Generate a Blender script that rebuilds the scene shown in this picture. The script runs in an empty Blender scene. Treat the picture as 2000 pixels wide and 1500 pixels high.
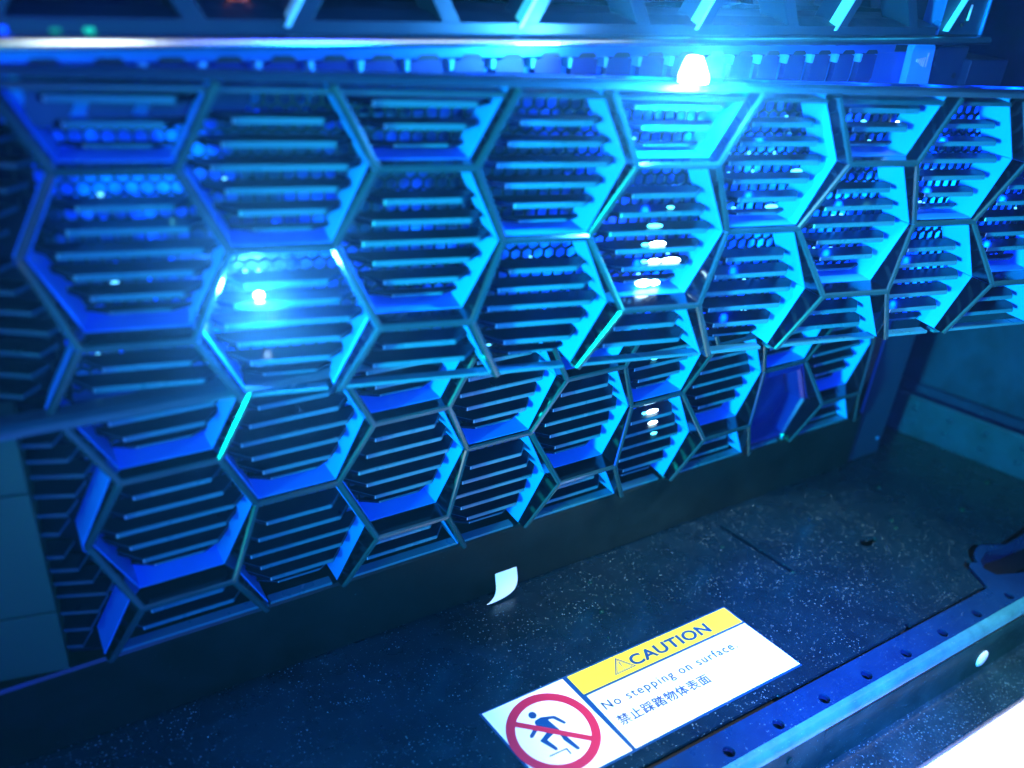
import bpy, bmesh, math, random
from mathutils import Matrix, Vector

S = 0.027                      # metres per lattice unit (one honeycomb side)
random.seed(7)
scene = bpy.context.scene

def W(x, y, z):                # rack frame (x right, y up, z out of the rack) -> Blender metres
    return Vector((x * S, -z * S, y * S))

# ------------------------------------------------------------------ camera
RC = [[0.8493, 0.0788, 0.5221], [-0.1907, -0.8763, 0.4424], [0.4923, -0.4752, -0.7292]]
CAM = (-4.286, 6.640, 8.580)
cd = bpy.data.cameras.new('camera'); cam = bpy.data.objects.new('camera', cd)
scene.collection.objects.link(cam); scene.camera = cam
def B3(v): return Vector((v[0], -v[2], v[1]))
r_, d_, f_ = B3(RC[0]), B3(RC[1]), B3(RC[2])
m = Matrix((r_, -d_, -f_)).transposed().to_4x4(); m.translation = W(*CAM); cam.matrix_world = m
cd.sensor_width = 36; cd.lens = 36 * 1664.5 / 2000
cd.clip_start = 0.005; cd.clip_end = 20
cd.dof.use_dof = True; cd.dof.focus_distance = 12.8 * S; cd.dof.aperture_fstop = 5.2
cd.dof.aperture_blades = 7

# ------------------------------------------------------------------ world, exposure
w = bpy.data.worlds.new('World'); scene.world = w; w.use_nodes = True
bg = w.node_tree.nodes['Background']; bg.inputs[0].default_value = (0.0, 0.055, 0.11, 1); bg.inputs[1].default_value = 0.08
scene.view_settings.view_transform = 'Standard'; scene.view_settings.look = 'None'
scene.view_settings.exposure = 0; scene.view_settings.gamma = 1
scene.cycles.use_denoising = True
scene.cycles.max_bounces = 8; scene.cycles.volume_bounces = 0
scene.cycles.sample_clamp_indirect = 6
scene.cycles.caustics_reflective = False; scene.cycles.caustics_refractive = False

# ------------------------------------------------------------------ lamps
def lamp(name, kind, loc, target, watts, color, size=1.0, **k):
    l = bpy.data.lights.new(name, kind); l.energy = watts; l.color = color
    o = bpy.data.objects.new(name, l); scene.collection.objects.link(o)
    o.location = W(*loc)
    if target: o.rotation_euler = (W(*target) - W(*loc)).to_track_quat('-Z', 'Y').to_euler()
    if kind == 'AREA': l.shape = 'RECTANGLE'; l.size = size * S; l.size_y = k.get('sy', size) * S
    else: l.shadow_soft_size = size * S
    if kind == 'SPOT': l.spot_size = math.radians(k.get('ang', 40)); l.spot_blend = k.get('blend', .5)
    return o
lamp('cyan_key_lamp', 'SPOT', (-24, 3.5, 10.5), (10.5, 1.4, 1.0), 122.0, (0.0, 1.0, .86), 1.2, ang=26, blend=1)
lamp('blue_fill_lamp', 'AREA', (-6, 14, 26), (2, 0, 0), 8.5, (0.0, 0.03, 1.0), 9)
lamp('teal_front_fill', 'SPOT', (-5, 5, 30), (.8, 1.4, 0), 23, (0.03, 0.8, .95), 2.5, ang=26, blend=1)  # added frontal fill to brighten the slat fronts
lamp('white_edge_fill', 'AREA', (-14, 10, 11), (3, 0, 0), .35, (.85, .97, 1.0), 4.5)  # added soft light that gives the strut edges white reflections
lamp('teal_ear_fill', 'SPOT', (-10, 5, 16), (-6.5, .6, -.7), 2.2, (0.0, 0.6, 0.7), 1.0, ang=15, blend=1)  # added spot that lights the ear plates
lamp('white_label_fill', 'SPOT', (5, 24, 13), (5.5, -3.1, 3.6), 52.0, (1.0, .97, .93), 1.0, ang=21, blend=.35)  # added narrow spot to whiten the label, tab and floor
lamp('blue_shelf_fill', 'SPOT', (-2, 12, 16), (5.2, -3.0, 4.4), 120.0, (0.0, .13, 1.0), 1.0, ang=17, blend=1)  # added spot for the blue sheen on the shelf front
lamp('long_strip_fill', 'AREA', (17, 13, 16), (17, 4.5, 0), .62, (.75, .92, 1.0), 56, sy=2.0)  # unseen long light added so the steel edge strip reflects white

# ------------------------------------------------------------------ materials
def mat(name, col, rough=.4, metal=0., spec=.5, emit=None, es=0., bump=0., bscale=60., coat=0.):
    m = bpy.data.materials.new(name); m.use_nodes = True
    nt = m.node_tree; b = nt.nodes['Principled BSDF']
    b.inputs['Base Color'].default_value = (*col, 1); b.inputs['Roughness'].default_value = rough
    b.inputs['Metallic'].default_value = metal; b.inputs['Specular IOR Level'].default_value = spec
    b.inputs['Coat Weight'].default_value = coat; b.inputs['Coat Roughness'].default_value = .12
    if emit: b.inputs['Emission Color'].default_value = (*emit, 1); b.inputs['Emission Strength'].default_value = es
    if bump:
        tc = nt.nodes.new('ShaderNodeTexCoord'); n = nt.nodes.new('ShaderNodeTexNoise'); bp = nt.nodes.new('ShaderNodeBump')
        n.inputs['Scale'].default_value = bscale / S / 10; n.inputs['Detail'].default_value = 5
        bp.inputs['Strength'].default_value = bump; bp.inputs['Distance'].default_value = .02 * S
        nt.links.new(tc.outputs['Object'], n.inputs['Vector']); nt.links.new(n.outputs['Fac'], bp.inputs['Height'])
        nt.links.new(bp.outputs['Normal'], b.inputs['Normal'])
        # slight roughness variation
        mr = nt.nodes.new('ShaderNodeMapRange'); mr.inputs['To Min'].default_value = rough * .75; mr.inputs['To Max'].default_value = min(1, rough * 1.3)
        n2 = nt.nodes.new('ShaderNodeTexNoise'); n2.inputs['Scale'].default_value = 2.2 / S; n2.inputs['Detail'].default_value = 6
        nt.links.new(tc.outputs['Object'], n2.inputs['Vector']); nt.links.new(n2.outputs['Fac'], mr.inputs['Value'])
        nt.links.new(mr.outputs['Result'], b.inputs['Roughness'])
    return m

def dusty(name, col, dust, rough, thr=.28, scale=9., scratch=True, bump=.25, col2=None):
    """painted steel with specks of dust and fine scratches"""
    m = mat(name, col, rough, bump=bump, bscale=55, coat=.25)
    nt = m.node_tree; b = nt.nodes['Principled BSDF']; L = nt.links
    tc = nt.nodes.new('ShaderNodeTexCoord')
    def N(t, **k):
        n = nt.nodes.new(t)
        for a, v in k.items(): n.inputs[a].default_value = v
        return n
    def speck(scale, thr, seed):
        mp = N('ShaderNodeMapping'); mp.inputs['Location'].default_value = (seed, seed * 2, seed)
        v = N('ShaderNodeTexVoronoi', Scale=scale / S); L.new(tc.outputs['Object'], mp.inputs['Vector']); L.new(mp.outputs['Vector'], v.inputs['Vector'])
        sep = N('ShaderNodeSeparateColor'); L.new(v.outputs['Color'], sep.inputs[0])
        rad = nt.nodes.new('ShaderNodeMath'); rad.operation = 'MULTIPLY'; rad.inputs[1].default_value = thr; 
        pw = nt.nodes.new('ShaderNodeMath'); pw.operation = 'POWER'; pw.inputs[1].default_value = 5.0
        L.new(sep.outputs[0], pw.inputs[0]); L.new(pw.outputs[0], rad.inputs[0])
        lt = nt.nodes.new('ShaderNodeMath'); lt.operation = 'LESS_THAN'; L.new(v.outputs['Distance'], lt.inputs[0]); L.new(rad.outputs[0], lt.inputs[1])
        return lt
    s1 = speck(scale, thr, 0); s2 = speck(scale * .35, thr * .22, 3.1)
    cn = N('ShaderNodeTexNoise', Scale=.9 / S, Detail=4.); L.new(tc.outputs['Object'], cn.inputs['Vector'])
    cr = nt.nodes.new('ShaderNodeMapRange'); cr.inputs['From Min'].default_value = .38; cr.inputs['From Max'].default_value = .66; cr.inputs['To Min'].default_value = .12; cr.inputs['To Max'].default_value = .45
    L.new(cn.outputs['Fac'], cr.inputs['Value'])
    s1m = nt.nodes.new('ShaderNodeMath'); s1m.operation = 'MULTIPLY'; L.new(s1.outputs[0], s1m.inputs[0]); L.new(cr.outputs[0], s1m.inputs[1])
    mx = nt.nodes.new('ShaderNodeMath'); mx.operation = 'MAXIMUM'; L.new(s1m.outputs[0], mx.inputs[0]); L.new(s2.outputs[0], mx.inputs[1])
    last = mx
    if scratch:
        mp = N('ShaderNodeMapping'); mp.inputs['Scale'].default_value = (.25, 1.6, 1); mp.inputs['Rotation'].default_value = (0, 0, .9)
        n = N('ShaderNodeTexNoise', Scale=1.1 / S, Detail=3., Distortion=1.5); L.new(tc.outputs['Object'], mp.inputs['Vector']); L.new(mp.outputs['Vector'], n.inputs['Vector'])
        sb = nt.nodes.new('ShaderNodeMath'); sb.operation = 'SUBTRACT'; sb.inputs[1].default_value = .5; L.new(n.outputs['Fac'], sb.inputs[0])
        ab = nt.nodes.new('ShaderNodeMath'); ab.operation = 'ABSOLUTE'; L.new(sb.outputs[0], ab.inputs[0])
        lt = nt.nodes.new('ShaderNodeMath'); lt.operation = 'LESS_THAN'; lt.inputs[1].default_value = .0006; L.new(ab.outputs[0], lt.inputs[0])
        ml = nt.nodes.new('ShaderNodeMath'); ml.operation = 'MULTIPLY'; ml.inputs[1].default_value = .04; L.new(lt.outputs[0], ml.inputs[0])
        m2 = nt.nodes.new('ShaderNodeMath'); m2.operation = 'MAXIMUM'; L.new(mx.outputs[0], m2.inputs[0]); L.new(ml.outputs[0], m2.inputs[1]); last = m2
    # broad mottling of the film of dust
    n3 = N('ShaderNodeTexNoise', Scale=1.6 / S, Detail=8., Roughness=.7); L.new(tc.outputs['Object'], n3.inputs['Vector'])
    rp = nt.nodes.new('ShaderNodeValToRGB'); rp.color_ramp.elements[0].position = .35; rp.color_ramp.elements[1].position = .75
    c2 = col2 or tuple(c * 2.2 + .004 for c in col)
    rp.color_ramp.elements[0].color = (*col, 1); rp.color_ramp.elements[1].color = (*c2, 1); L.new(n3.outputs['Fac'], rp.inputs[0])
    mix = nt.nodes.new('ShaderNodeMix'); mix.data_type = 'RGBA'; L.new(last.outputs[0], mix.inputs[0]); L.new(rp.outputs[0], mix.inputs[6])
    mix.inputs[7].default_value = (*dust, 1); L.new(mix.outputs[2], b.inputs['Base Color'])
    return m

def lowspec(m, v):
    m.node_tree.nodes['Principled BSDF'].inputs['Specular IOR Level'].default_value = v; m.node_tree.nodes['Principled BSDF'].inputs['Coat Weight'].default_value = 0; return m
M = dict(
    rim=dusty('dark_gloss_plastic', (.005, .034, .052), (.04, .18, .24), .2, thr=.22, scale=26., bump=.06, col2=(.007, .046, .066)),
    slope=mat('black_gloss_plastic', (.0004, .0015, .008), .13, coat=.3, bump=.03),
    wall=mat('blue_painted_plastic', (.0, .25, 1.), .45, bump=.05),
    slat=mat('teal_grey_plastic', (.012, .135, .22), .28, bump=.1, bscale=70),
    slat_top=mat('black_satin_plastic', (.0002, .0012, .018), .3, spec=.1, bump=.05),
    rail=mat('bezel_rail_plastic', (.006, .05, .09), .4, bump=.1),
    screen=mat('black_perforated_metal', (.0004, .002, .010), .4, spec=.3),
    panel=lowspec(dusty('panel_paint', (.0004, .0045, .0062), (.04, .14, .15), .38, thr=.12, scale=7, scratch=False, bump=.12), .25),
    ear=mat('teal_grey_ear_paint', (.005, .062, .05), .5, bump=.06),
    deck=dusty('dark_shelf_paint', (.0006, .007, .017), (.24, .44, .52), .27, thr=.46, scale=34., col2=(.0018, .016, .032)),
    liphighlight=dusty('lip_highlight_paint', (.012, .10, .13), (.2, .45, .5), .3, thr=.3, scale=30., scratch=False),  # teal highlight along the rounded lip is put into this colour
    lip=lowspec(dusty('shelf_lip_paint', (.0005, .016, .018), (.1, .4, .45), .36, thr=.3, scale=30.), .06),
    railglow=dusty('rail_paint_blue_glow', (.0008, .014, .065), (.14, .34, .5), .28, thr=.36, scale=34., col2=(.0012, .026, .10)),  # the bezel's reflected blue glow is put into this colour
    crinkle=dusty('crinkle_steel_paint', (.001, .015, .022), (.12, .32, .38), .3, thr=.6, scale=38., bump=.9),
    groove=mat('dark_groove', (.001, .003, .008), .5),
    wallp=lowspec(dusty('rack_side_paint', (.0008, .008, .03), (.003, .03, .09), .6, thr=.3, scale=12., scratch=False), .08),
    flange=lowspec(dusty('flange_paint', (.0008, .010, .034), (.02, .2, .34), .4, thr=.25, scale=8., scratch=False), .15),
    post=mat('post_paint', (.001, .022, .06), .45, bump=.15),
    chrome=mat('polished_steel', (.92, .97, 1.), .22, metal=1., bump=.05, bscale=20),
    palemetal_glint=mat('pale_metal_and_glint', (.5, .85, .95), .3),  # pale screw metal; also painted highlights on struts and slat corners
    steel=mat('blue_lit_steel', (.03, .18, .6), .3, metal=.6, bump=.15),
    louver=mat('louver_plastic', (.0, .008, .12), .4, bump=.05),
    tray=mat('server_tray_plastic', (.0008, .016, .038), .4, bump=.06),
    latch=mat('pale_latch_plastic', (.08, .55, .75), .35, bump=.08),
    white=mat('white_sticker_vinyl', (.92, .93, .94), .45),
    paper=mat('white_paper', (.9, .92, .93), .6),
    yellow=mat('yellow_print', (.95, .72, .03), .45),
    red=mat('red_print', (.50, .008, .045), .45),
    ink=mat('blue_black_print', (.0, .045, .16), .4),
    textink=mat('blue_text_print', (.0, .05, .13), .4),
    floor=mat('pale_floor', (.85, .88, .9), .6, bump=.02),
    led=mat('white_led_and_glint', (.8, .9, 1), .4, emit=(.55, .9, 1.), es=22),
    led_and_glint2=mat('cyan_led_and_glint', (.2, .7, 1), .4, emit=(.1, .75, 1.), es=5),
    glint3=mat('pale_glint_chip', (.1, .5, .9), .3, emit=(.12, .65, 1.), es=2.6),  # glow of the reflection bits behind the slats, not lamps
    ledg=mat('green_led', (.0, .7, .2), .4, emit=(.02, .9, .25), es=.45),
    led_glint_b=mat('blue_led_and_glint', (.0, .1, 1), .4, emit=(.0, .06, 1.), es=1.6),  # blue indicator; also the blue reflection bits
    ledd=mat('dim_green_led', (.0, .5, .1), .4, emit=(.02, .6, .1), es=.06),
    orange=mat('orange_cable_glow', (.75, .12, .02), .4, emit=(.9, .15, .03), es=.25),  # cable is no lamp; its faint orange glow is added emission
    badge=mat('badge_plastic', (.0, .012, .17), .15, coat=.8),
)
# the lit board inside each bezel: a light source broken up by its parts
def board_mat(stops):
    m = bpy.data.materials.new('led_board'); m.use_nodes = True; nt = m.node_tree; b = nt.nodes['Principled BSDF']; L = nt.links
    b.inputs['Base Color'].default_value = (0, .02, .12, 1); b.inputs['Roughness'].default_value = .4
    tc = nt.nodes.new('ShaderNodeTexCoord'); n = nt.nodes.new('ShaderNodeTexNoise'); n.inputs['Scale'].default_value = 1.1 / S; n.inputs['Detail'].default_value = 3
    L.new(tc.outputs['Object'], n.inputs['Vector'])
    r = nt.nodes.new('ShaderNodeValToRGB'); e = r.color_ramp.elements
    e[0].position = .46; e[0].color = (0, .0005, .01, 1); e[1].position = .72; e[1].color = (0, .16, 1, 1)
    k = r.color_ramp.elements.new(.57); k.color = (0, .015, .35, 1)
    L.new(n.outputs['Fac'], r.inputs[0]); L.new(r.outputs[0], b.inputs['Emission Color'])
    sx = nt.nodes.new('ShaderNodeSeparateXYZ'); L.new(tc.outputs['Object'], sx.inputs[0])
    g = nt.nodes.new('ShaderNodeValToRGB'); mp = nt.nodes.new('ShaderNodeMapRange')
    mp.inputs['From Min'].default_value = 0; mp.inputs['From Max'].default_value = 13 * S; L.new(sx.outputs[0], mp.inputs[0]); L.new(mp.outputs[0], g.inputs[0])
    e = g.color_ramp.elements
    for k, (p, v) in enumerate(stops):
        q = e[k] if k < 2 else e.new(p)
        q.position = p; q.color = (v, v, v, 1)
    mu = nt.nodes.new('ShaderNodeMath'); mu.operation = 'MULTIPLY'; mu.inputs[1].default_value = 9; L.new(g.outputs[0], mu.inputs[0]); L.new(mu.outputs[0], b.inputs['Emission Strength'])
    return m
M['board'] = board_mat([(0, .35), (1, 1), (.35, .25), (.45, .9)])
M['board_low'] = board_mat([(0, .05), (1, .1), (.5, .05), (.58, 1.), (.65, .08)])

# ------------------------------------------------------------------ helpers
def link(name, bm, mats, parent=None, smooth=False):
    me = bpy.data.meshes.new(name); bm.normal_update(); bm.to_mesh(me); bm.free()
    for k in (mats if isinstance(mats, (list, tuple)) else [mats]): me.materials.append(M[k])
    if smooth:
        for p in me.polygons: p.use_smooth = True
    o = bpy.data.objects.new(name, me); scene.collection.objects.link(o)
    if parent: o.parent = parent
    return o
def thing(name, label, cat, group=None, loc=(0, 0, 0)):
    o = bpy.data.objects.new(name, None); o.empty_display_size = .01; scene.collection.objects.link(o)
    o.location = W(*loc); tag(o, label, cat, group); return o
def tag(o, label, cat, group=None):
    o['label'] = label; o['category'] = cat
    if group: o['group'] = group
    return o
def fc(bm, pts, mi=0):
    vs = [bm.verts.new(W(*p)) for p in pts]
    try: f = bm.faces.new(vs); f.material_index = mi; return f
    except ValueError: return None
def box(bm, x0, x1, y0, y1, z0, z1, bev=0.0, mi=0):
    t = bmesh.new()
    v = [t.verts.new(W(x, y, z)) for x in (x0, x1) for y in (y0, y1) for z in (z0, z1)]
    for q in ((0, 1, 3, 2), (4, 6, 7, 5), (0, 4, 5, 1), (2, 3, 7, 6), (0, 2, 6, 4), (1, 5, 7, 3)): t.faces.new([v[i] for i in q])
    merge(bm, t, bev, mi)
def merge(bm, t, bev=0., mi=0):
    if bev: bmesh.ops.bevel(t, geom=t.edges[:], offset=bev * S, segments=2, affect='EDGES', profile=.6)
    bmesh.ops.recalc_face_normals(t, faces=t.faces[:])
    for f in t.faces: f.material_index = mi
    me = bpy.data.meshes.new('tmp'); t.to_mesh(me); t.free(); bm.from_mesh(me); bpy.data.meshes.remove(me)
def prism(bm, pts, axis, a0, a1, bev=0., mi=0):
    """extrude polygon pts (2-D, remaining axes in order) along axis from a0 to a1"""
    t = bmesh.new()
    def P(p, a):
        if axis == 0: return W(a, p[0], p[1])
        if axis == 1: return W(p[0], a, p[1])
        return W(p[0], p[1], a)
    A = [t.verts.new(P(p, a0)) for p in pts]; Bv = [t.verts.new(P(p, a1)) for p in pts]
    t.faces.new(A); t.faces.new(Bv[::-1])
    for i in range(len(pts)): j = (i + 1) % len(pts); t.faces.new([A[i], A[j], Bv[j], Bv[i]])
    merge(bm, t, bev, mi)
def plate_holes(bm, outer, holes, y_top, thick, mi=0):
    """horizontal plate in x,z with holes"""
    t = bmesh.new(); es = []; loops = []
    for lp in [outer] + holes:
        vs = [t.verts.new(W(p[0], y_top, p[1])) for p in lp]; loops.append(vs)
        for i in range(len(vs)): es.append(t.edges.new((vs[i], vs[(i + 1) % len(vs)])))
    bmesh.ops.triangle_fill(t, use_beauty=True, use_dissolve=False, edges=es)
    for f in t.faces:
        f.normal_update()
        if f.normal.z < 0: f.normal_flip()
    for vs in loops:
        lo = [t.verts.new(v.co - Vector((0, 0, thick * S))) for v in vs]
        for i in range(len(vs)): j = (i + 1) % len(vs); t.faces.new([vs[i], vs[j], lo[j], lo[i]])
    for f in t.faces: f.material_index = mi
    me = bpy.data.meshes.new('tmp'); t.to_mesh(me); t.free(); bm.from_mesh(me); bpy.data.meshes.remove(me)
def circ(cx, cz, rx, rz=None, n=24, a0=0, a1=2 * math.pi):
    rz = rz or rx
    return [(cx + rx * math.cos(a0 + (a1 - a0) * i / n), cz + rz * math.sin(a0 + (a1 - a0) * i / n)) for i in range(n)]
def ball(bm, c, rx, ry=None, rz=None, seg=16, mi=0):
    ry = ry or rx; rz = rz or rx
    t = bmesh.new(); bmesh.ops.create_uvsphere(t, u_segments=seg, v_segments=seg // 2, radius=1)
    for v in t.verts: v.co = W(c[0] + v.co.x * rx, c[1] + v.co.z * ry, c[2] - v.co.y * rz)
    merge(bm, t, 0, mi)

# ------------------------------------------------------------------ honeycomb bezel
ZR = {-2: -.037, -1: .14, 0: -.143, 1: .018, 2: .02}
YR = {-2: -1.662, -1: -.834, 0: .023, 1: .902, 2: 1.715}
EH = .537
ZC, ZB = -.2, -.72
XMIN, XMAX = -1.0, 13.0
def V(x, r, z):
    mm = round(x / 1.5) * 1.5; sg = 1 if x > mm else -1
    return Vector((mm + sg * EH, YR[r], z))
def cell_c(col, half):         # half: row index of the centre (0, +-1, +-2)
    y = {0: .034, 1: .88, -1: -.84, 2: 1.76, -2: -1.70}[half]
    return Vector((1.5 * col, y, 0))
def walls():
    out = []
    for c in range(0, 9, 2):   # even columns
        for s in (1, -1):
            out.append(((1.5 * c - .5, s), (1.5 * c + .5, s), cell_c(c, 0), cell_c(c, 2 * s)))
            for sx in (1, -1):
                a = (1.5 * c + .5 * sx, s)
                out.append((a, (1.5 * c + sx, 0), cell_c(c, 0), cell_c(c + sx, s)))
                out.append((a, (1.5 * c + sx, 2 * s), cell_c(c, 2 * s), cell_c(c + sx, s)))
    for c in range(1, 8, 2):
        out.append(((1.5 * c - .5, 0), (1.5 * c + .5, 0), cell_c(c, 1), cell_c(c, -1)))
    return out
WL = walls()
DEG = {}
for a, b, _, _ in WL:
    DEG[a] = DEG.get(a, 0) + 1; DEG[b] = DEG.get(b, 0) + 1
def inset(v, other, cc, z, wd):
    p = V(v[0], v[1], z); q = V(other[0], other[1], z)
    c = Vector((cc.x, cc.y, z)); d = (q - p).normalized()
    n = Vector((-d.y, d.x, 0));
    if n.dot(c - p) < 0: n = -n
    if DEG[v] == 3:
        # offset along the bisector of the cell corner (120 degrees)
        return p + n * wd + d * wd * .5774
    return p + n * wd
def build_bezel(label, cat_group, pocket):
    root = thing('honeycomb_cover', label, 'server cover', cat_group)
    fr = bmesh.new(); lw = bmesh.new()
    tri = {}
    for a, b, c1, c2 in WL:
        za, zb = ZR[a[1]], ZR[b[1]]
        ring = {}
        for ci, cc in enumerate((c1, c2)):
            ringp = []
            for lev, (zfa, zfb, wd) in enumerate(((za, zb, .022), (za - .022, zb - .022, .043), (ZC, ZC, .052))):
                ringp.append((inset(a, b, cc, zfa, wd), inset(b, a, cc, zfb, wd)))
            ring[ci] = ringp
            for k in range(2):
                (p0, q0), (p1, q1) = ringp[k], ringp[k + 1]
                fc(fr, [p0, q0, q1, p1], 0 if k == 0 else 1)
            # thin ledge and lit wall
            w1 = (inset(a, b, cc, ZC, .052), inset(b, a, cc, ZC, .052)); w2 = (inset(a, b, cc, ZC, .060), inset(b, a, cc, ZC, .060))
            w3 = (inset(a, b, cc, ZB, .066), inset(b, a, cc, ZB, .066))
            fc(lw, [w1[0], w1[1], w2[1], w2[0]]); 
            nseg = 1
            fc(lw, [w2[0], w2[1], w3[1], w3[0]])
            for v, idx in ((a, 0), (b, 1)):
                if DEG[v] == 3: tri.setdefault(v, []).append(ringp[0][0][idx])
        # front cap
        (p, q), (p2, q2) = ring[0][0], ring[1][0]
        pa, pb = V(a[0], a[1], za), V(b[0], b[1], zb)
        poly = [p, q]
        if DEG[b] == 3: poly.append(pb)
        poly += [q2, p2]
        if DEG[a] == 3: poly.append(pa)
        fc(fr, poly, 0)
        for v, i in ((a, 0), (b, 1)):
            if DEG[v] < 3:      # free strut end
                for k in range(2):
                    fc(fr, [ring[0][k][i], ring[0][k + 1][i], ring[1][k + 1][i], ring[1][k][i]], 1)
                A = inset(v, b if i == 0 else a, c1, ZC, .060); Bq = inset(v, b if i == 0 else a, c2, ZC, .060)
                A2 = inset(v, b if i == 0 else a, c1, ZB, .066); B2 = inset(v, b if i == 0 else a, c2, ZB, .066)
                fc(lw, [A, Bq, B2, A2])
    bmesh.ops.remove_doubles(fr, verts=fr.verts[:], dist=1e-6); bmesh.ops.recalc_face_normals(fr, faces=fr.faces[:])
    bmesh.ops.remove_doubles(lw, verts=lw.verts[:], dist=1e-6); bmesh.ops.recalc_face_normals(lw, faces=lw.faces[:])
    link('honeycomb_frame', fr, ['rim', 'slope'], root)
    link('inner_wall', lw, 'wall', root)
    # slats, one grille of them per cell
    cells = []
    for c in range(0, 9):
        if c % 2 == 0: cells += [(c, 0), (c, 2), (c, -2)]
        else: cells += [(c, 1), (c, -1)]
    for c, h in cells:
        if pocket and (c, h) == pocket: continue
        cc = cell_c(c, h); cx, cy = cc.x + .03, cc.y - .02
        bm = bmesh.new()
        for k in range(-3, 4):
            y = cy + k * .232
            if abs(y) > 1.6: continue
            if k == 3: continue
            hw = {0: .675, 1: .56, 2: .44, 3: .30}[abs(k)]
            yy = abs(k) * .232
            full = max(.3, (.90 - .066) * 1.06 - yy * .577 + .12)
            zf = -.26 if abs(k) < 3 else -.42
            th = .064 if abs(k) < 3 else .035
            zb_ = -.60
            full = min(full, 1.0 - yy * .577 - .05)
            zc_ = zf - (full - hw) * 1.15
            pts = [(cx - hw, zf), (cx + hw, zf), (cx + full, max(zc_, zb_ + .03)), (cx + full, zb_), (cx - full, zb_), (cx - full, max(zc_, zb_ + .03))]
            t = bmesh.new()
            A = [t.verts.new(W(p[0], y + th / 2, p[1])) for p in pts]; Bv = [t.verts.new(W(p[0], y - th / 2, p[1])) for p in pts]
            t.faces.new(A); t.faces.new(Bv[::-1])
            for i in range(6): j = (i + 1) % 6; t.faces.new([A[i], A[j], Bv[j], Bv[i]])
            fe = [e for e in t.edges if all(v.co.y <= -zf * S + 1e-6 or True for v in e.verts) and any(abs(v.co.y + zf * S) < 1e-6 for v in e.verts)]
            bmesh.ops.bevel(t, geom=fe, offset=.009 * S, segments=2, affect='EDGES')
            bmesh.ops.recalc_face_normals(t, faces=t.faces[:])
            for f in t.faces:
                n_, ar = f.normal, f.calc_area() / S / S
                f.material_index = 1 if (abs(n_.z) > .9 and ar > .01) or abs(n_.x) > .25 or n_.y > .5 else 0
                if n_.x < -.2 and n_.y < -.5 and abs(n_.z) < .3 and ar < .001: f.material_index = 2  # small left corners painted pale as a glint
            me = bpy.data.meshes.new('tmp'); t.to_mesh(me); t.free(); bm.from_mesh(me); bpy.data.meshes.remove(me)
        link('slat_grille', bm, ['slat', 'slat_top', 'palemetal_glint'], root)
    # rails
    bm = bmesh.new()
    prism(bm, [(1.745, .06), (1.80, .01), (1.82, -.10), (1.80, -.35), (1.70, -.40)], 0, -2.7, 13.25, .008)
    link('top_rail', bm, 'rail', root)
    bm = bmesh.new(); box(bm, -1.0, 13.1, 1.60, 1.655, -.55, -.17, .01); link('inner_rail', bm, 'rail', root)
    bm = bmesh.new()
    for c in range(0, 9):
        x0 = 1.5 * c - (1.0 if c % 2 == 0 else .5) + .06; x1 = 1.5 * c + (1.0 if c % 2 == 0 else .5) - .06
        box(bm, x0, x1, -1.745, -1.70, -.40, -.25, .008)
    link('bottom_rail', bm, 'slat', root)
    # perforated screen
    bm = bmesh.new(); p = .150; zs = -.74; R_ = p / math.sqrt(3); ri = R_ * .86
    nx = int(14 / p); ny = int(3.35 / (p * .866))
    for j in range(ny):
        for i in range(nx):
            x = -.9 + i * p + (p / 2 if j % 2 else 0); y = -1.66 + j * p * .866
            o = [(x + R_ * math.cos(math.radians(30 + 60 * k)), y + R_ * math.sin(math.radians(30 + 60 * k))) for k in range(6)]
            q = [(x + ri * math.cos(math.radians(30 + 60 * k)), y + ri * math.sin(math.radians(30 + 60 * k))) for k in range(6)]
            O = [bm.verts.new(W(a, b, zs)) for a, b in o]; I = [bm.verts.new(W(a, b, zs)) for a, b in q]; K = [bm.verts.new(W(a, b, zs - .05)) for a, b in q]
            for k in range(6):
                n = (k + 1) % 6
                bm.faces.new([O[k], O[n], I[n], I[k]]); bm.faces.new([I[k], I[n], K[n], K[k]])
    link('perforated_screen', bm, 'screen', root)
    bm = bmesh.new(); box(bm, -.95, 13.05, -1.68, 1.7, -1.3, -1.2); link('led_board', bm, 'board_low' if pocket else 'board', root)
    # closed right end
    bm = bmesh.new(); prism(bm, [(13.1, -.25), (13.3, -.2), (13.36, -.3), (13.36, -.9), (13.1, -.9)], 1, -1.74, 1.745, .01)
    link('end_cap', bm, 'slope', root)
    # folded-back left end with its own short slats
    bm = bmesh.new()
    for h in (1, -1):
        cy = cell_c(-1, h).y
        for k in range(-3, 4):
            y = cy + k * .232
            if abs(y) > 1.6: continue
            xr = -.86 - abs(k) * .12
            xl = -2.6; 
            z0 = -.34; dz = .38
            zl = z0 - (xr - xl) * dz; pts = [(xr, z0), (xr + .15, z0 - .25), (xl, zl - .3), (xl, zl)]
            t = bmesh.new(); A = [t.verts.new(W(q[0], y + .027, q[1])) for q in pts]; Bv = [t.verts.new(W(q[0], y - .027, q[1])) for q in pts]
            t.faces.new(A); t.faces.new(Bv[::-1])
            for i in range(4): j = (i + 1) % 4; t.faces.new([A[i], A[j], Bv[j], Bv[i]])
            merge(bm, t, .007)
    bm.normal_update()
    for f in bm.faces: f.material_index = 1 if abs(f.normal.z) > .9 else 0
    link('side_slats', bm, ['rail', 'slat_top'], root)
    bm = bmesh.new()
    prism(bm, [(-2.7, -1.36), (-.8, -.74), (-.8, -.80), (-2.7, -1.45)], 1, -1.745, 1.745)
    prism(bm, [(-2.7, -1.36), (-2.7, -1.0), (-.9, -.36), (-.8, -.74)], 1, -1.745, -1.70, .01)
    bm.normal_update()
    link('side_panel', bm, 'slat_top', root)
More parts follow.
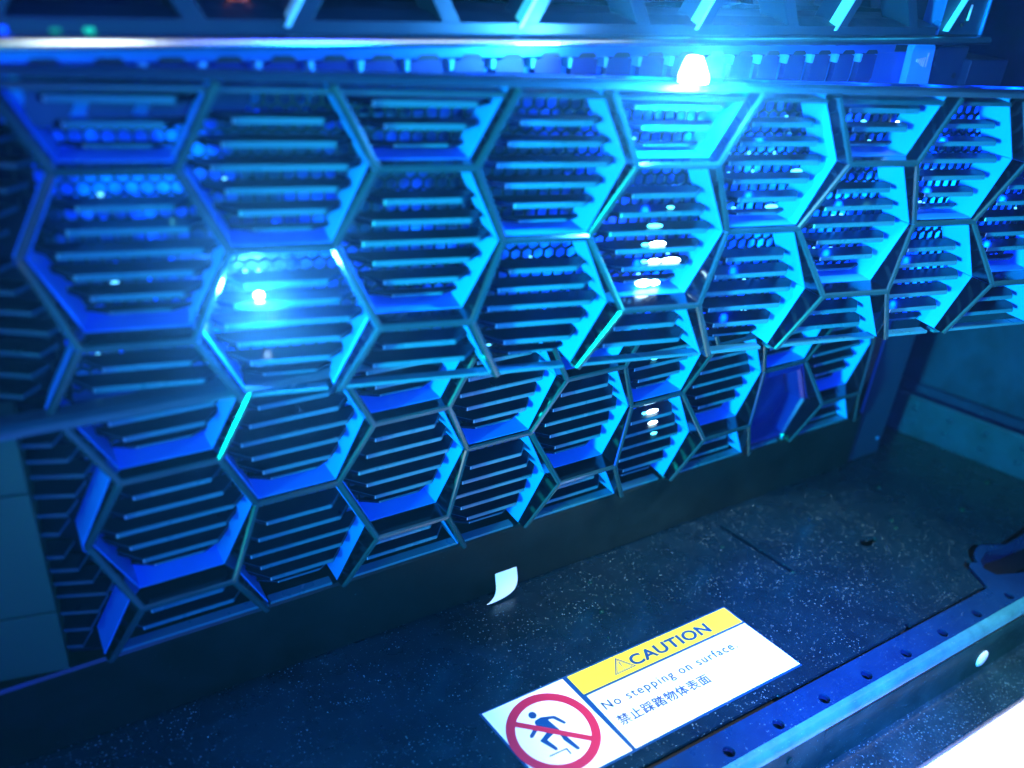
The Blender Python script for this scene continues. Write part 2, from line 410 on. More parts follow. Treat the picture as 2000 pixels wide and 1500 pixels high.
    if pocket:
        c, h = pocket; cc = cell_c(c, h); root2 = root
        vs = [V(1.5 * c - .5, 0, 0), V(1.5 * c + .5, 0, 0), V(1.5 * c + 1, -1, 0), V(1.5 * c + .5, -2, 0), V(1.5 * c - .5, -2, 0), V(1.5 * c - 1, -1, 0)]
        def ringat(s, z, sh=0): return [(cc.x + (v.x - cc.x) * s, cc.y + (v.y - cc.y) * s + sh, z) for v in vs]
        bm = bmesh.new(); rr = [ringat(.92, -.19), ringat(.82, -.17), ringat(.78, -.20), ringat(.70, -.52)]
        for k in range(3):
            for i in range(6): j = (i + 1) % 6; fc(bm, [rr[k][i], rr[k][j], rr[k + 1][j], rr[k + 1][i]])
        fc(bm, rr[3]); bmesh.ops.remove_doubles(bm, verts=bm.verts[:], dist=1e-6)
        ed = [e for e in bm.edges if len(e.link_faces) == 2]
        bmesh.ops.bevel(bm, geom=ed, offset=.012 * S, segments=2, affect='EDGES')
        bmesh.ops.recalc_face_normals(bm, faces=bm.faces[:])
        for f in bm.faces:
            if f.normal.y > .3: f.normal_flip()
        link('badge_pocket', bm, 'badge', root)
    return root
def leds_and_glints(root, items):  # glowing blobs: some LEDs, the rest stand for blown highlights
    for (x, y, z, rx, ry, k) in items:
        bm = bmesh.new(); ball(bm, (x, y, z), rx, ry, .03, 14); link('led', bm, k, root, True)

lower = build_bezel('dark honeycomb server bezel fixed low in the rack, a plain blue pocket in one cell', 'honeycomb server covers', (7, -1))
lower.location = W(-3, 0, 0)
upper = build_bezel('dark honeycomb server bezel swung open above, larger and nearer, bright lamp glowing in one cell', 'honeycomb server covers', None)
RU = [[0.978, 0.004, -0.209], [0.0, 1.0, 0.017], [0.209, -0.016, 0.978]]; OU = (-3.146, 3.405, 0.013)
cx_, cy_, cz_ = [B3((RU[0][i], RU[1][i], RU[2][i])) for i in range(3)]   # images of rack X, Y, Z
mm = Matrix((cx_, -cz_, cy_)).transposed()
qm = mm.to_quaternion().to_matrix().to_4x4(); qm.translation = W(*OU); upper.matrix_world = qm
leds_and_glints(upper, [(6.33, -.395, -.37, .14, .036, 'led'), (6.10, -.40, -.38, .09, .03, 'led'), (5.95, -.395, -.37, .05, .02, 'led_and_glint2'), (6.0, -.70, -.40, .12, .05, 'led'), (6.17, -.71, -.42, .08, .04, 'led'), (6.10, -.165, -.37, .12, .03, 'led'), (5.93, -.17, -.37, .06, .02, 'led_and_glint2'), (6.02, .07, -.37, .11, .026, 'led_and_glint2'), (6.2, .30, -.37, .05, .016, 'led_and_glint2'), (8.2, .65, -.66, .09, .03, 'led_and_glint2'), (8.05, .38, -.66, .09, .03, 'led_and_glint2'),
             (7.92, .18, -.66, .10, .03, 'led_and_glint2'), (9.66, 1.26, -.66, .045, .05, 'led'), (9.09, 1.29, -.66, .04, .03, 'led_and_glint2'),
             (9.51, .43, -.66, .06, .03, 'led_and_glint2'), (.73, -.92, -.6, .035, .035, 'led'), (1.30, -1.2, -.6, .045, .025, 'led'), (1.38, -.70, -.60, .02, .03, 'led'),
             (.43, .36, -.70, .03, .035, 'led_and_glint2'), (-.52, -1.5, -.5, .03, .035, 'led_and_glint2')])
random.seed(11)
def glint_rows(root, cells, mk, dens, zz=-.67):  # emissive bits drawn for broken blue-white reflections behind the slats
    for c, h, amt in cells:
        cc = cell_c(c, h)
        for k in range(-3, 3):
            y = cc.y - .02 + (k + .5) * .232
            if abs(y) > 1.6: continue
            hw = .78 - abs(k + .5) * .12; bm = bmesh.new(); n = 0; x = cc.x - hw
            while x < cc.x + hw * .9:
                if random.random() < amt:
                    rx = random.uniform(.014, .034) * (2.2 if random.random() < .14 else 1); ry = random.uniform(.010, .026)
                    ball(bm, (x, y - .12 + random.uniform(-.05, .04), zz), rx, ry, .02, 8, 0 if random.random() < .3 else 1); n += 1
                x += random.uniform(.07, .15)
            if n: link('glint_strip', bm, [mk, 'led_glint_b'], root, True)
            else: bm.free()
glint_rows(upper, [(4, 0, .42), (5, 1, .5), (5, -1, .4), (6, 0, .5), (6, 2, .4), (7, 1, .45), (7, -1, .4), (8, 0, .4), (4, 2, .45), (3, -1, .25), (4, -2, .2), (6, -2, .4), (0, 0, .45), (1, 1, .14), (0, -2, .25)], 'glint3', 1)
bm = bmesh.new(); ball(bm, (1.24, -.60, -.46), .052); M['led_hot'] = mat('blazing_led', (1, 1, 1), .4, emit=(.75, .95, 1), es=60)
hot = link('led', bm, 'led_hot', upper, True)
for cx_i, cy_i in ((7.5, .88), (7.5, -.84), (9.0, .034), (10.5, .88), (10.5, -.84), (12.0, .034), (6.0, .034)):  # added blue points inside the cells, tinting the slat tops
    for dy_ in (-.35, .35):
        q_ = lamp('slat_blue_fill', 'POINT', (0, 0, 0), None, .012, (0.0, 0.05, 1.0), .04); q_.location = upper.matrix_world @ Vector((cx_i * S, .63 * S, (cy_i + dy_) * S))
hl = upper.matrix_world @ Vector((1.24 * S, .30 * S, -.60 * S))
lo = lamp('upper_led_glow', 'POINT', (0, 0, 0), None, 2.1, (0.04, 0.32, 1.0), .1); lo.location = hl
leds_and_glints(lower, [(7.62, -.335, -.37, .13, .032, 'led'), (7.45, -.335, -.37, .05, .02, 'led_and_glint2'), (7.68, -.57, -.37, .10, .025, 'led'), (7.60, -.10, -.37, .08, .02, 'led_and_glint2'), (7.45, .69, -.37, .07, .02, 'led_and_glint2'), (7.75, -.80, -.37, .07, .02, 'led_and_glint2'), (7.5, 1.15, -.37, .06, .02, 'led_and_glint2')])

# ------------------------------------------------------------------ plain panel under the lower bezel
t = thing('server_front_panel', 'plain dark steel panel below the lower honeycomb bezel, meeting the shelf', 'panel')
bm = bmesh.new(); prism(bm, [(-1.76, -.28), (-1.80, -.25), (-3.0, -.25), (-3.03, -.28), (-3.03, -1.2), (-1.76, -1.2)], 0, -7.5, 10.5, .0)
link('panel_sheet', bm, 'panel', t)

# curled white paper tab stuck on it
bm = bmesh.new()
rowsp = [(-2.60, -.235, 1.66, 2.09), (-2.62, -.23, 1.66, 2.09), (-2.74, -.20, 1.66, 2.10), (-2.84, -.16, 1.66, 2.09), (-2.92, -.11, 1.62, 2.04), (-2.97, -.07, 1.54, 1.93), (-3.0, -.05, 1.46, 1.78), (-3.01, -.045, 1.40, 1.64)]
vs = []
for i, (y, z, xa, xb) in enumerate(rowsp):
    vs.append([bm.verts.new(W(x, y, z + (.0 if j != 1 else .012))) for j, x in enumerate((xa, (xa + xb) / 2, xb))])
for i in range(len(vs) - 1):
    for j in range(2): bm.faces.new([vs[i][j], vs[i + 1][j], vs[i + 1][j + 1], vs[i][j + 1]])
o = link('paper_tab', bm, 'paper', None, True); tag(o, 'small white paper tab curling off the dark panel above the shelf', 'paper tab')
md = o.modifiers.new('s', 'SOLIDIFY'); md.thickness = .008 * S; md = o.modifiers.new('ss', 'SUBSURF'); md.levels = 2; md.render_levels = 2

# ------------------------------------------------------------------ left ear plates
t = thing('rack_ear', 'teal grey plates of the left rack ear, split by two grooves', 'rack ear')
c12, s12 = math.cos(math.radians(12)), math.sin(math.radians(12))
def earbox(y0, y1, mi):
    bm = bmesh.new(); tb = bmesh.new(); P = []
    for x, z in ((-4.41, -.25), (-7.6, -.25 - 3.2 * s12), (-7.5, -.7 - 3.2 * s12), (-4.35, -.7)): P.append((x, z))
    prism(bm, P, 1, y0, y1, .012)
    link('ear_plate', bm, mi, t)
earbox(.88, 1.76, 'ear'); earbox(-.80, .85, 'ear'); earbox(-1.74, -.83, 'ear')

# ------------------------------------------------------------------ server behind the open bezel
t = thing('rack_server', 'blue lit steel server front with a row of louvers, behind the opened honeycomb cover', 'server'); chassis = t
bm = bmesh.new(); box(bm, -4.6, 10.55, 4.7, 5.22, -2.2, -.56, .01); link('front_plate', bm, 'steel', t)
bm = bmesh.new(); box(bm, -4.6, 8.5, 5.225, 5.36, -1.2, -.42, .015); link('top_flange', bm, 'steel', t)
k0 = .292 + .27
for i in range(-9, 15):
    x0 = k0 + i * .5475 - .5475
    bm = bmesh.new()
    prism(bm, [(x0 + .07, 5.19), (x0 + .14, 5.19), (x0 + .16, 5.225), (x0 + .38, 5.225), (x0 + .40, 5.19), (x0 + .47, 5.19), (x0 + .47, 4.86), (x0 + .40, 4.74), (x0 + .28, 4.66), (x0 - .03, 4.66), (x0 + .05, 4.78), (x0 + .07, 4.9)], 2, -.555, -.46, .012)
    link('louver', bm, 'louver', t)
    bm = bmesh.new(); prism(bm, [(x0 + .14, 5.215), (x0 + .40, 5.215), (x0 + .40, 5.245), (x0 + .36, 5.275), (x0 + .18, 5.275), (x0 + .14, 5.245)], 2, -.43, -.412, .004); link('louver_cap', bm, 'groove', t)
    bm = bmesh.new(); prism(bm, [(x0 - .03, 5.22), (x0 + .045, 5.22), (x0 + .03, 5.10), (x0 - .015, 5.10)], 2, -.55, -.40, .008); link('louver_tooth', bm, 'latch', t)
bm = bmesh.new(); prism(bm, [(8.98, 5.30), (9.02, 5.36), (9.50, 5.36), (9.56, 5.31), (9.66, 4.5), (9.02, 4.5)], 2, -.555, -.43, .015); la = link('latch', bm, 'latch', t)
bm = bmesh.new()
for i, (h) in enumerate((.03, .05, .09, .13, .16)): box(bm, 9.13 + i * .05, 9.15 + i * .05, 5.10 - h * .6, 5.12 + h * .2, -.428, -.415)
box(bm, 9.40, 9.42, 5.0, 5.22, -.428, -.415); link('latch_ribs', bm, 'white', la)
bm = bmesh.new(); box(bm, 9.69, 10.57, 3.0, 5.31, -.556, -.47, .02); link('side_flange', bm, 'post', t)
bm = bmesh.new(); prism(bm, circ(10.35, 4.84, .05), 2, -.469, -.462); link('flange_hole', bm, 'groove', t)

bm = bmesh.new()
prism(bm, [(5.87, 2.10), (5.99, 2.11), (6.03, 2.02), (6.09, 1.93), (6.11, 1.84), (5.80, 1.84), (5.81, 1.93), (5.85, 2.02)], 2, .0, .14, .03)
link('beacon_lens', bm, 'led_hot', upper)
bl = lamp('beacon_glow', 'POINT', (0, 0, 0), None, 2.0, (0.03, 0.34, 1.0), .12)
bl.location = upper.matrix_world @ Vector((5.95 * S, -.32 * S, 1.97 * S))

# ------------------------------------------------------------------ top server
t = thing('rack_server', 'topmost server with big triangular openings over a polished steel edge strip', 'server')
bm = bmesh.new(); prism(bm, [(5.53, -.23), (5.525, -.18), (5.512, -.158), (5.488, -.147), (5.464, -.140), (5.442, -.136), (5.424, -.142), (5.412, -.16), (5.41, -.24), (5.41, -2.0), (5.53, -2.0)], 0, -8, 10.6, .0)
for f in bm.faces: f.smooth = len(f.verts) == 4
link('edge_strip', bm, 'chrome', t)
bm = bmesh.new(); prism(bm, [(5.535, -.24), (5.66, -.24), (5.74, -.55), (5.76, -1.3), (5.535, -1.3)], 0, -8, 9.15, .008); link('sill', bm, 'tray', t)
for i in range(-3, 5):
    x0 = -1.36 + 2.70 * i
    for kind in (0, 1):
        bm = bmesh.new()
        if kind == 0: pts = [(x0, 5.60), (x0 + .22, 5.60), (x0 + 1.12, 7.1), (x0 + .90, 7.1)]
        else: pts = [(x0 - .95, 5.60), (x0 - .73, 5.60), (x0 - 1.63, 7.1), (x0 - 1.85, 7.1)]
        if kind == 0: prism(bm, [(p[0] - .0, p[1]) for p in pts], 2, -.75, -.245, .012)
        else: prism(bm, pts, 2, -.75, -.245, .012)
        link('bezel_strut', bm, 'tray', t)
    bm = bmesh.new(); prism(bm, [(x0 - .035, 5.60), (x0 + .015, 5.60), (x0 + .915, 7.1), (x0 + .865, 7.1)], 2, -.40, -.215, .008); link('strut_highlight', bm, 'palemetal_glint', t)  # raised pale strip draws the white highlight along the strut
    # recessed tray fronts seen in the openings
    bm = bmesh.new(); prism(bm, [(x0 - .70, 5.82), (x0 + .05, 5.82), (x0 + .6, 7.1), (x0 - 1.3, 7.1)], 2, -1.5, -1.25, .02); link('drive_tray', bm, 'tray', t)
    bm = bmesh.new(); box(bm, x0 + .9, x0 + 1.5, 5.82, 7.1, -1.5, -1.1, .02); link('drive_tray', bm, 'tray', t)
bm = bmesh.new(); box(bm, -8, 9.2, 5.8, 7.2, -1.8, -1.6); link('back_plate', bm, 'groove', t)
bm = bmesh.new(); box(bm, 9.28, 10.42, 5.54, 7.3, -1.0, -.30, .015); ea = link('server_ear', bm, 'post', t)
bm = bmesh.new(); box(bm, 9.26, 9.285, 5.54, 7.3, -.6, -.275, .004); link('ear_edge', bm, 'steel', t)
bm = bmesh.new(); box(bm, 10.42, 10.47, 5.54, 7.3, -.9, -.26, .006); link('ear_edge', bm, 'steel', t)
bm = bmesh.new(); box(bm, 9.92, 10.03, 5.73, 6.02, -.33, -.292, .01); us = link('usb_port', bm, 'groove', t)
bm = bmesh.new(); box(bm, 9.95, 10.0, 5.76, 6.0, -.29, -.275, .005); link('port_tongue', bm, 'white', us)
bm = bmesh.new(); ball(bm, (9.86, 5.69, -.29), .035); link('port_screw', bm, 'groove', t)
bm = bmesh.new(); ball(bm, (9.95, 6.16, -.28), .05, .03, .02); link('ear_led', bm, 'ledg', t)
for x, y, z, rx, ry, k in ((-2.12, 5.80, -1.0, .05, .07, 'ledg'), (-3.39, 5.50, -.12, .0, .0, None), ):
    if k: bm = bmesh.new(); ball(bm, (x, y, z), rx, ry, .04); link('led', bm, k, t, True)
bm = bmesh.new(); box(bm, -3.20, -3.11, 5.54, 5.585, -.30, -.235, .01); link('green_indicator', bm, 'ledg', t)
bm = bmesh.new(); box(bm, -3.47, -3.38, 5.54, 5.58, -.30, -.235, .01); link('dim_indicator', bm, 'ledd', t)
bm = bmesh.new(); box(bm, -3.87, -3.79, 5.54, 5.59, -.30, -.235, .01); link('blue_indicator', bm, 'led_glint_b', t)
bm = bmesh.new()
tt = bmesh.new()
for i in range(33):
    a = math.pi * 2 * i / 32
    for j in range(8):
        b = math.pi * 2 * j / 8; rr = .13 + .022 * math.cos(b)
        tt.verts.new(W(-1.62 + rr * math.cos(a), 5.86 + rr * math.sin(a) * 1.3, -1.0 + .022 * math.sin(b)))
tt.verts.ensure_lookup_table()
for i in range(32):
    for j in range(8): tt.faces.new([tt.verts[i * 8 + j], tt.verts[i * 8 + (j + 1) % 8], tt.verts[(i + 1) * 8 + (j + 1) % 8], tt.verts[(i + 1) * 8 + j]])
merge(bm, tt); o = link('cable_loop', bm, 'orange', None, True); tag(o, 'orange cable loop inside the topmost server beside the green light', 'cable')

TILT = math.radians(.47)
for root_, dy in ((chassis, .03), (t, 0)):
    root_.rotation_euler = (0, -TILT, 0)
    px, py = 3.4, 5.4
    root_.location = W(px - (px * math.cos(TILT) - py * math.sin(TILT)), py - (px * math.sin(TILT) + py * math.cos(TILT)) + dy, 0)
# ------------------------------------------------------------------ right: post, side wall, flange
t = thing('rack_post', 'upright dark blue steel post at the right end of the lower bezel', 'post')
bm = bmesh.new(); box(bm, 10.52, 11.62, -3.02, 5.2, -1.6, -.32, .02); link('post_face', bm, 'post', t)
bm = bmesh.new(); box(bm, 10.46, 10.50, -1.72, 1.2, -.6, -.26, .008); link('post_edge', bm, 'steel', t)
bm = bmesh.new(); ball(bm, (11.45, -2.62, -.31), .05, .05, .02); link('post_screw', bm, 'steel', t)

def along(z): return 12.87 + (z + .965) * .316
t = thing('rack_side_wall', 'blue grey steel side wall of the rack with a riveted flange along its foot', 'side wall')
bm = bmesh.new()
n = 14
def wallprofile(prof, z0, z1, bm):
    rows = []
    for z in (z0, z1):
        rows.append([bm.verts.new(W(along(z) + dx, y, z)) for dx, y in prof])
    for i in range(len(prof) - 1): bm.faces.new([rows[0][i], rows[0][i + 1], rows[1][i + 1], rows[1][i]])
wallprofile([(0.62, -2.0), (.62, 9.5), (.9, 9.5)], -3.5, 9, bm); bmesh.ops.recalc_face_normals(bm, faces=bm.faces[:]); link('wall_sheet', bm, 'wallp', t)
bm = bmesh.new()
wallprofile([(.0, -3.06), (.0, -2.14), (.03, -2.09), (.10, -2.08), (.22, -2.16), (.34, -2.13), (.50, -1.99), (.64, -1.97)], -3.5, 9, bm)
bmesh.ops.recalc_face_normals(bm, faces=bm.faces[:]); fl = link('foot_flange', bm, 'flange', t)
for i in range(7):
    for y in (-2.36, -2.72):
        z = -.55 + i * .72; bm = bmesh.new(); ball(bm, (along(z), y, z), .035, .065, .065); link('rivet', bm, 'flange', fl, True)

# ------------------------------------------------------------------ shelf
t = thing('rack_shelf', 'dusty dark blue steel shelf with a drilled front rail and rounded lip', 'shelf')
YD = -3.05
arc = [(9.98, 2.90)] + [(10.62 + .62 * math.cos(math.radians(a)), 3.22 + .55 * math.sin(math.radians(a))) for a in range(205, 285, 10)] + [(11.15, 2.90), (11.6, 2.86), (13.2, 2.70)]
outer = [(-9, -1.0), (13.4, -1.0), (14.1, 1.6), (13.6, 2.66)] + arc[::-1] + [(9.80, 2.99), (9.66, 2.93), (9.80, 3.02), (9.60, 3.50), (7.52, 3.50), (7.50, 3.44), (7.42, 3.44), (7.40, 3.50), (4.40, 3.50), (4.38, 3.47), (-9, 3.47)]
def slot(x0, z0, x1, z1, r, n=6):
    a = math.atan2(z1 - z0, x1 - x0)
    return [(x1 + r * math.cos(a - math.pi / 2 + math.pi * i / n), z1 + r * math.sin(a - math.pi / 2 + math.pi * i / n)) for i in range(n + 1)] + \
           [(x0 + r * math.cos(a + math.pi / 2 + math.pi * i / n), z0 + r * math.sin(a + math.pi / 2 + math.pi * i / n)) for i in range(n + 1)]
holes = [slot(6.47, .10, 6.72, 1.60, .045), [(8.75 + .22 * math.cos(a) , 1.70 + .09 * math.sin(a) * (1 + .25 * math.cos(3 * a))) for a in [i * math.pi / 9 for i in range(18)]]]
bm = bmesh.new(); plate_holes(bm, outer, holes, YD, .06); pl = link('shelf_plate', bm, 'deck', t)
bm = bmesh.new(); box(bm, -9, 14, YD - .35, YD - .3, -1, 3.4); link('under_tray', bm, 'groove', t)
# embossed ridge beside the slot and little bumps
for (x, z, r) in ((6.06, .57, .045), (9.74, 1.48, .05), (9.61, 1.665, .05), (11.44, 1.91, .07), (12.6, 1.1, .04), (10.5, .6, .05), (3.3, .25, .04), (6.72, 1.66, .04), (3.05, .9, .05), (2.8, 1.4, .02), (12.9, 1.55, .09)):
    bm = bmesh.new(); ball(bm, (x, YD, z), r, r * .5, r * .8, 12); link('dimple', bm, 'lip', pl, True)
# front rail with drilled holes
rail_outer = [(-9, 3.555), (9.68, 3.555), (9.90, 3.04), (10.02, 2.98)] + [(10.68 + .58 * math.cos(math.radians(a)), 3.26 + .50 * math.sin(math.radians(a))) for a in range(205, 285, 10)] + [(11.2, 2.98), (14.5, 2.80), (14.5, 4.0), (-9, 4.0)]
rh = [circ(3.007 +   .9725 * i, 3.86, .088, n=20) for i in range(-4, 8)]
scoop = [(10.15, 3.42), (10.10, 3.20), (10.25, 3.04), (10.6, 2.93), (11.0, 2.98), (12.5, 3.05), (13.3, 3.3), (13.3, 3.78), (11.2, 3.80)]
bm = bmesh.new(); plate_holes(bm, rail_outer, rh + [scoop], YD - .012, .10); link('front_rail', bm, 'railglow', t)
bm = bmesh.new(); box(bm, -9, 9.7, YD - .25, YD - .2, 3.4, 4.0); link('rail_backing', bm, 'groove', t)
# the finger scoop: a dished recess
bm = bmesh.new(); cxs = sum(p[0] for p in scoop) / len(scoop); czs = sum(p[1] for p in scoop) / len(scoop)
lv = [(1.0, 0), (.97, -.06), (.90, -.25), (.75, -.48), (.4, -.6)]
rows = [[bm.verts.new(W(cxs + (p[0] - cxs) * s, YD - .03 + d, czs + (p[1] - czs) * s)) for p in scoop] for s, d in lv]
for k in range(len(rows) - 1):
    for i in range(len(scoop)): j = (i + 1) % len(scoop); bm.faces.new([rows[k][i], rows[k][j], rows[k + 1][j], rows[k + 1][i]])
bm.faces.new(rows[-1]); bmesh.ops.recalc_face_normals(bm, faces=bm.faces[:])
for f in bm.faces: f.normal_flip() if f.normal.z < 0 else None
sc = link('finger_scoop', bm, 'railglow', t, True)
# rounded lip, groove, lower face and crinkled flange
def strip(name, prof, mk, x0=-9, x1=16, smooth=True, tw=0.):
    bm = bmesh.new(); n = 12; g = []
    for i in range(n + 1):
        x = x0 + (x1 - x0) * i / n
        g.append([bm.verts.new(W(x, y, z + tw * (x - 7))) for y, z in prof])
    for i in range(n):
        for j in range(len(prof) - 1): bm.faces.new([g[i][j], g[i + 1][j], g[i + 1][j + 1], g[i][j + 1]])
    for f in bm.faces:
        f.normal_update()
        if f.normal.dot(Vector((0, -1, .6))) < 0: f.normal_flip()
    return link(name, bm, mk, t, smooth)
yd = YD - .012
strip('front_lip', [(yd, 4.0), (yd - .01, 4.05), (yd - .04, 4.10), (yd - .10, 4.15), (yd - .18, 4.17)], 'liphighlight')
strip('lip_groove', [(yd - .18, 4.17), (yd - .19, 4.12), (yd - .225, 4.11), (yd - .24, 4.16)], 'groove', x0=4.72, smooth=False)
strip('front_face', [(yd - .24, 4.165), (yd - .26, 4.18), (yd - .55, 4.20), (yd - .85, 4.22), (yd - .98, 4.25)], 'lip', x0=4.7)
strip('front_face', [(yd - .18, 4.17), (yd - .30, 4.19), (yd - .55, 4.24), (yd - .85, 4.24), (yd - .98, 4.25)], 'lip', x1=4.68)
strip('foot_flange', [(yd - .98, 4.25), (yd - 1.05, 4.30), (yd - 1.07, 4.45), (yd - 1.07, 4.88), (yd - 1.10, 4.92), (yd - 1.2, 4.93)], 'crinkle', smooth=True)
bm = bmesh.new(); ball(bm, (8.85, -3.80, 4.21), .16, .17, .05, 20); sw = link('face_screw', bm, 'palemetal_glint', t, True)
bm = bmesh.new(); ball(bm, (3.95, -3.42, 4.22), .06, .06, .02); link('rivet', bm, 'lip', t, True)

# pale floor far below the front
bm = bmesh.new(); fc(bm, [(-60, -4.45, 3), (60, -4.45, 3), (60, -4.45, 60), (-60, -4.45, 60)]); o = link('floor', bm, 'floor'); o['kind'] = 'structure'

# ------------------------------------------------------------------ caution label
t = thing('caution_label', 'white and yellow CAUTION sticker with a red no-stepping sign, on the dark shelf', 'label')
YL = YD + .012
def sh(x, z): return (x + .06 * (z - 1.75), z)
def flat(name, polys, mk, lev, parent, hole=None, shear=True):
    bm = bmesh.new(); y = YL + lev * .006
    for pl_ in polys:
        q = [sh(*p) if shear else p for p in pl_]
        prism(bm, q, 1, y - .012 if lev == 0 else y - .002, y)
    return link(name, bm, mk, parent)
flat('backing', [[(.28, 1.735), (4.96, 1.735), (5.06, 3.255), (.37, 3.255)]], 'ink', 0, t)
flat('pictogram_panel', [[(.31, 1.76), (1.67, 1.765), (1.73, 3.225), (.40, 3.225)]], 'white', 1, t)
flat('yellow_band', [[(1.75, 1.765), (4.93, 1.765), (4.95, 2.145), (1.76, 2.145)]], 'yellow', 1, t)
flat('text_panel', [[(1.78, 2.185), (4.96, 2.185), (5.04, 3.225), (1.79, 3.225)]], 'white', 1, t)
# prohibition ring
def ringmesh(cx, cz, ro, ri, y0, y1):
    bm = bmesh.new(); n = 72; a = [2 * math.pi * i / n for i in range(n)]
    o1 = [bm.verts.new(W(cx + ro * math.cos(q), y1, cz + ro * math.sin(q))) for q in a]; i1 = [bm.verts.new(W(cx + ri * math.cos(q), y1, cz + ri * math.sin(q))) for q in a]
    for k in range(n): m2 = (k + 1) % n; bm.faces.new([o1[k], i1[k], i1[m2], o1[m2]])
    return bm
RCX, RCZ = 1.03, 2.475
bm = ringmesh(RCX, RCZ, .655, .525, 0, YL + .016)
a = math.atan2(2.814 - 2.123, 1.432 - .623); nx_, nz_ = -math.sin(a) * .042, math.cos(a) * .042
L_ = .56
fc(bm, [(RCX - L_ * math.cos(a) + nx_, YL + .0175, RCZ - L_ * math.sin(a) + nz_), (RCX + L_ * math.cos(a) + nx_, YL + .0175, RCZ + L_ * math.sin(a) + nz_),
        (RCX + L_ * math.cos(a) - nx_, YL + .0175, RCZ + L_ * math.sin(a) - nz_), (RCX - L_ * math.cos(a) - nx_, YL + .0175, RCZ - L_ * math.sin(a) - nz_)])
for f in bm.faces:
    f.normal_update()
    if f.normal.z < 0: f.normal_flip()
link('prohibition_ring', bm, 'red', t)
bm = bmesh.new(); yv = YL + .012
TORSO = [(0.904, 2.206), (1.008, 2.195), (1.175, 2.254), (1.2, 2.274), (1.273, 2.415), (1.266, 2.44), (1.236, 2.439), (1.149, 2.292), (1.072, 2.273), (1.124, 2.481), (1.098, 2.538), (0.988, 2.494), (0.948, 2.402), (0.878, 2.286), (0.88, 2.237)]
LEG1 = [(0.954, 2.44), (1.019, 2.503), (0.881, 2.549), (0.933, 2.715), (0.925, 2.745), (0.89, 2.74), (0.783, 2.518)]
LEG2 = [(1.084, 2.531), (1.14, 2.589), (1.204, 2.852), (1.194, 2.874), (1.155, 2.867), (1.081, 2.655)]
prism(bm, TORSO, 1, yv - .002, yv); prism(bm, LEG1, 1, yv - .002, yv + .0004); prism(bm, LEG2, 1, yv - .002, yv + .0008)
prism(bm, circ(.924, 2.11, .058), 1, yv - .002, yv)
def stroke(p, q, w_, k=0):
    d = Vector((q[0] - p[0], q[1] - p[1])).normalized(); n = Vector((-d.y, d.x)) * w_
    prism(bm, [(p[0] + n.x, p[1] + n.y), (q[0] + n.x, q[1] + n.y), (q[0] + d.x * w_, q[1] + d.y * w_), (q[0] - n.x, q[1] - n.y), (p[0] - n.x, p[1] - n.y)], 1, yv - .002, yv + .001 + k)
stroke((.880, 2.30), (.718, 2.405), .028)
stroke((.765, 2.779), (1.035, 2.786), .008); stroke((1.035, 2.786), (1.043, 2.875), .010, .0005)
link('stepping_figure', bm, 'ink', t)
# warning triangle
bm = bmesh.new()
def tri_ring(s0, s1):
    cx, cz = 2.60, 1.985; T = [(0, -.165), (.185, .085), (-.185, .085)]
    A = [bm.verts.new(W(cx + p[0] * s0 + .06 * (cz - 1.75), YL + .012, cz + p[1] * s0)) for p in T]; Bq = [bm.verts.new(W(cx + p[0] * s1 + .06 * (cz - 1.75), YL + .012, cz + p[1] * s1)) for p in T]
    for i in range(3): j = (i + 1) % 3; bm.faces.new([A[i], A[j], Bq[j], Bq[i]])
tri_ring(1.10, .93); tri_ring(.83, .74)
fc(bm, [(2.603, YL + .012, 1.90), (2.627, YL + .012, 1.90), (2.620, YL + .012, 2.0), (2.610, YL + .012, 2.0)]); fc(bm, [(2.606, YL + .012, 2.015), (2.624, YL + .012, 2.015), (2.624, YL + .012, 2.035), (2.606, YL + .012, 2.035)])
for f in bm.faces:
    f.normal_update()
    if f.normal.z < 0: f.normal_flip()
link('warning_triangle', bm, 'ink', t)
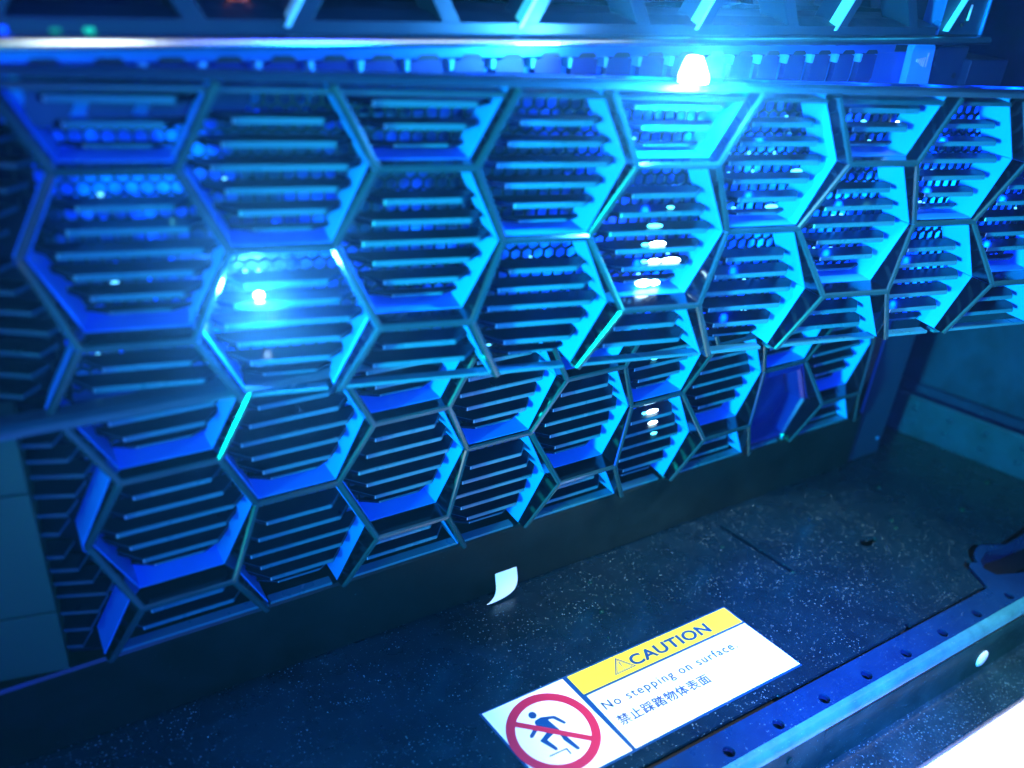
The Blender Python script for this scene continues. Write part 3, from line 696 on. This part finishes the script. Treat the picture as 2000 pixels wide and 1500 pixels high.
def text(body, name, x0, x1, zbase, height_z, mk, offset=0., spacing=1., bold=0.):
    cu = bpy.data.curves.new(name, 'FONT'); cu.body = body; cu.size = 1; cu.offset = offset; cu.space_character = spacing
    o = bpy.data.objects.new(name, cu); scene.collection.objects.link(o)
    bpy.context.view_layer.update(); dg = bpy.context.evaluated_depsgraph_get()
    me = bpy.data.meshes.new_from_object(o.evaluated_get(dg)); bpy.data.objects.remove(o)
    if bold:
        bb = bmesh.new()
        for dx, dy in ((0, 0), (bold, 0), (-bold, 0), (0, bold * .8), (0, -bold * .8)):
            n0 = len(bb.verts); bb.from_mesh(me); bb.verts.ensure_lookup_table()
            for v in bb.verts[n0:]: v.co.x += dx; v.co.y += dy; v.co.z = (dx * 1.3 + dy) * .01
        bb.to_mesh(me); bb.free()
    xs = [v.co.x for v in me.vertices]; ys = [v.co.y for v in me.vertices]
    xa, xb = min(xs), max(xs)
    for v in me.vertices:
        x = x0 + (v.co.x - xa) / (xb - xa) * (x1 - x0); z = zbase - v.co.y * height_z
        v.co = W(x + .06 * (z - 1.75), YL + .0125 + v.co.z, z)
    me.materials.append(M[mk]); ob = bpy.data.objects.new(name, me); scene.collection.objects.link(ob); ob.parent = t
    return ob
text('CAUTION', 'caution_text', 2.77, 4.36, 2.065, .27, 'ink', offset=.03, spacing=1.06)
text('No stepping on surface.', 'english_text', 1.86, 4.46, 2.525, .205, 'textink', spacing=1.25, bold=.016)
text('禁止踩踏物体表面', 'chinese_text', 1.88, 3.58, 2.835, .19, 'ink', spacing=1.1, bold=.02)

# ------------------------------------------------------------------ thin haze added to give the lamps their bloom halos
bm = bmesh.new(); box(bm, -70, 70, -40, 30, -12, 65); hz = link('haze', bm, 'floor'); hz['kind'] = 'stuff'
hm = bpy.data.materials.new('haze'); hm.use_nodes = True; nt = hm.node_tree; nt.nodes.remove(nt.nodes['Principled BSDF'])
pv = nt.nodes.new('ShaderNodeVolumePrincipled'); pv.inputs['Color'].default_value = (.85, .93, 1, 1); pv.inputs['Density'].default_value = .13; pv.inputs['Anisotropy'].default_value = .85
nt.links.new(pv.outputs[0], nt.nodes['Material Output'].inputs['Volume']); hz.data.materials.clear(); hz.data.materials.append(hm)
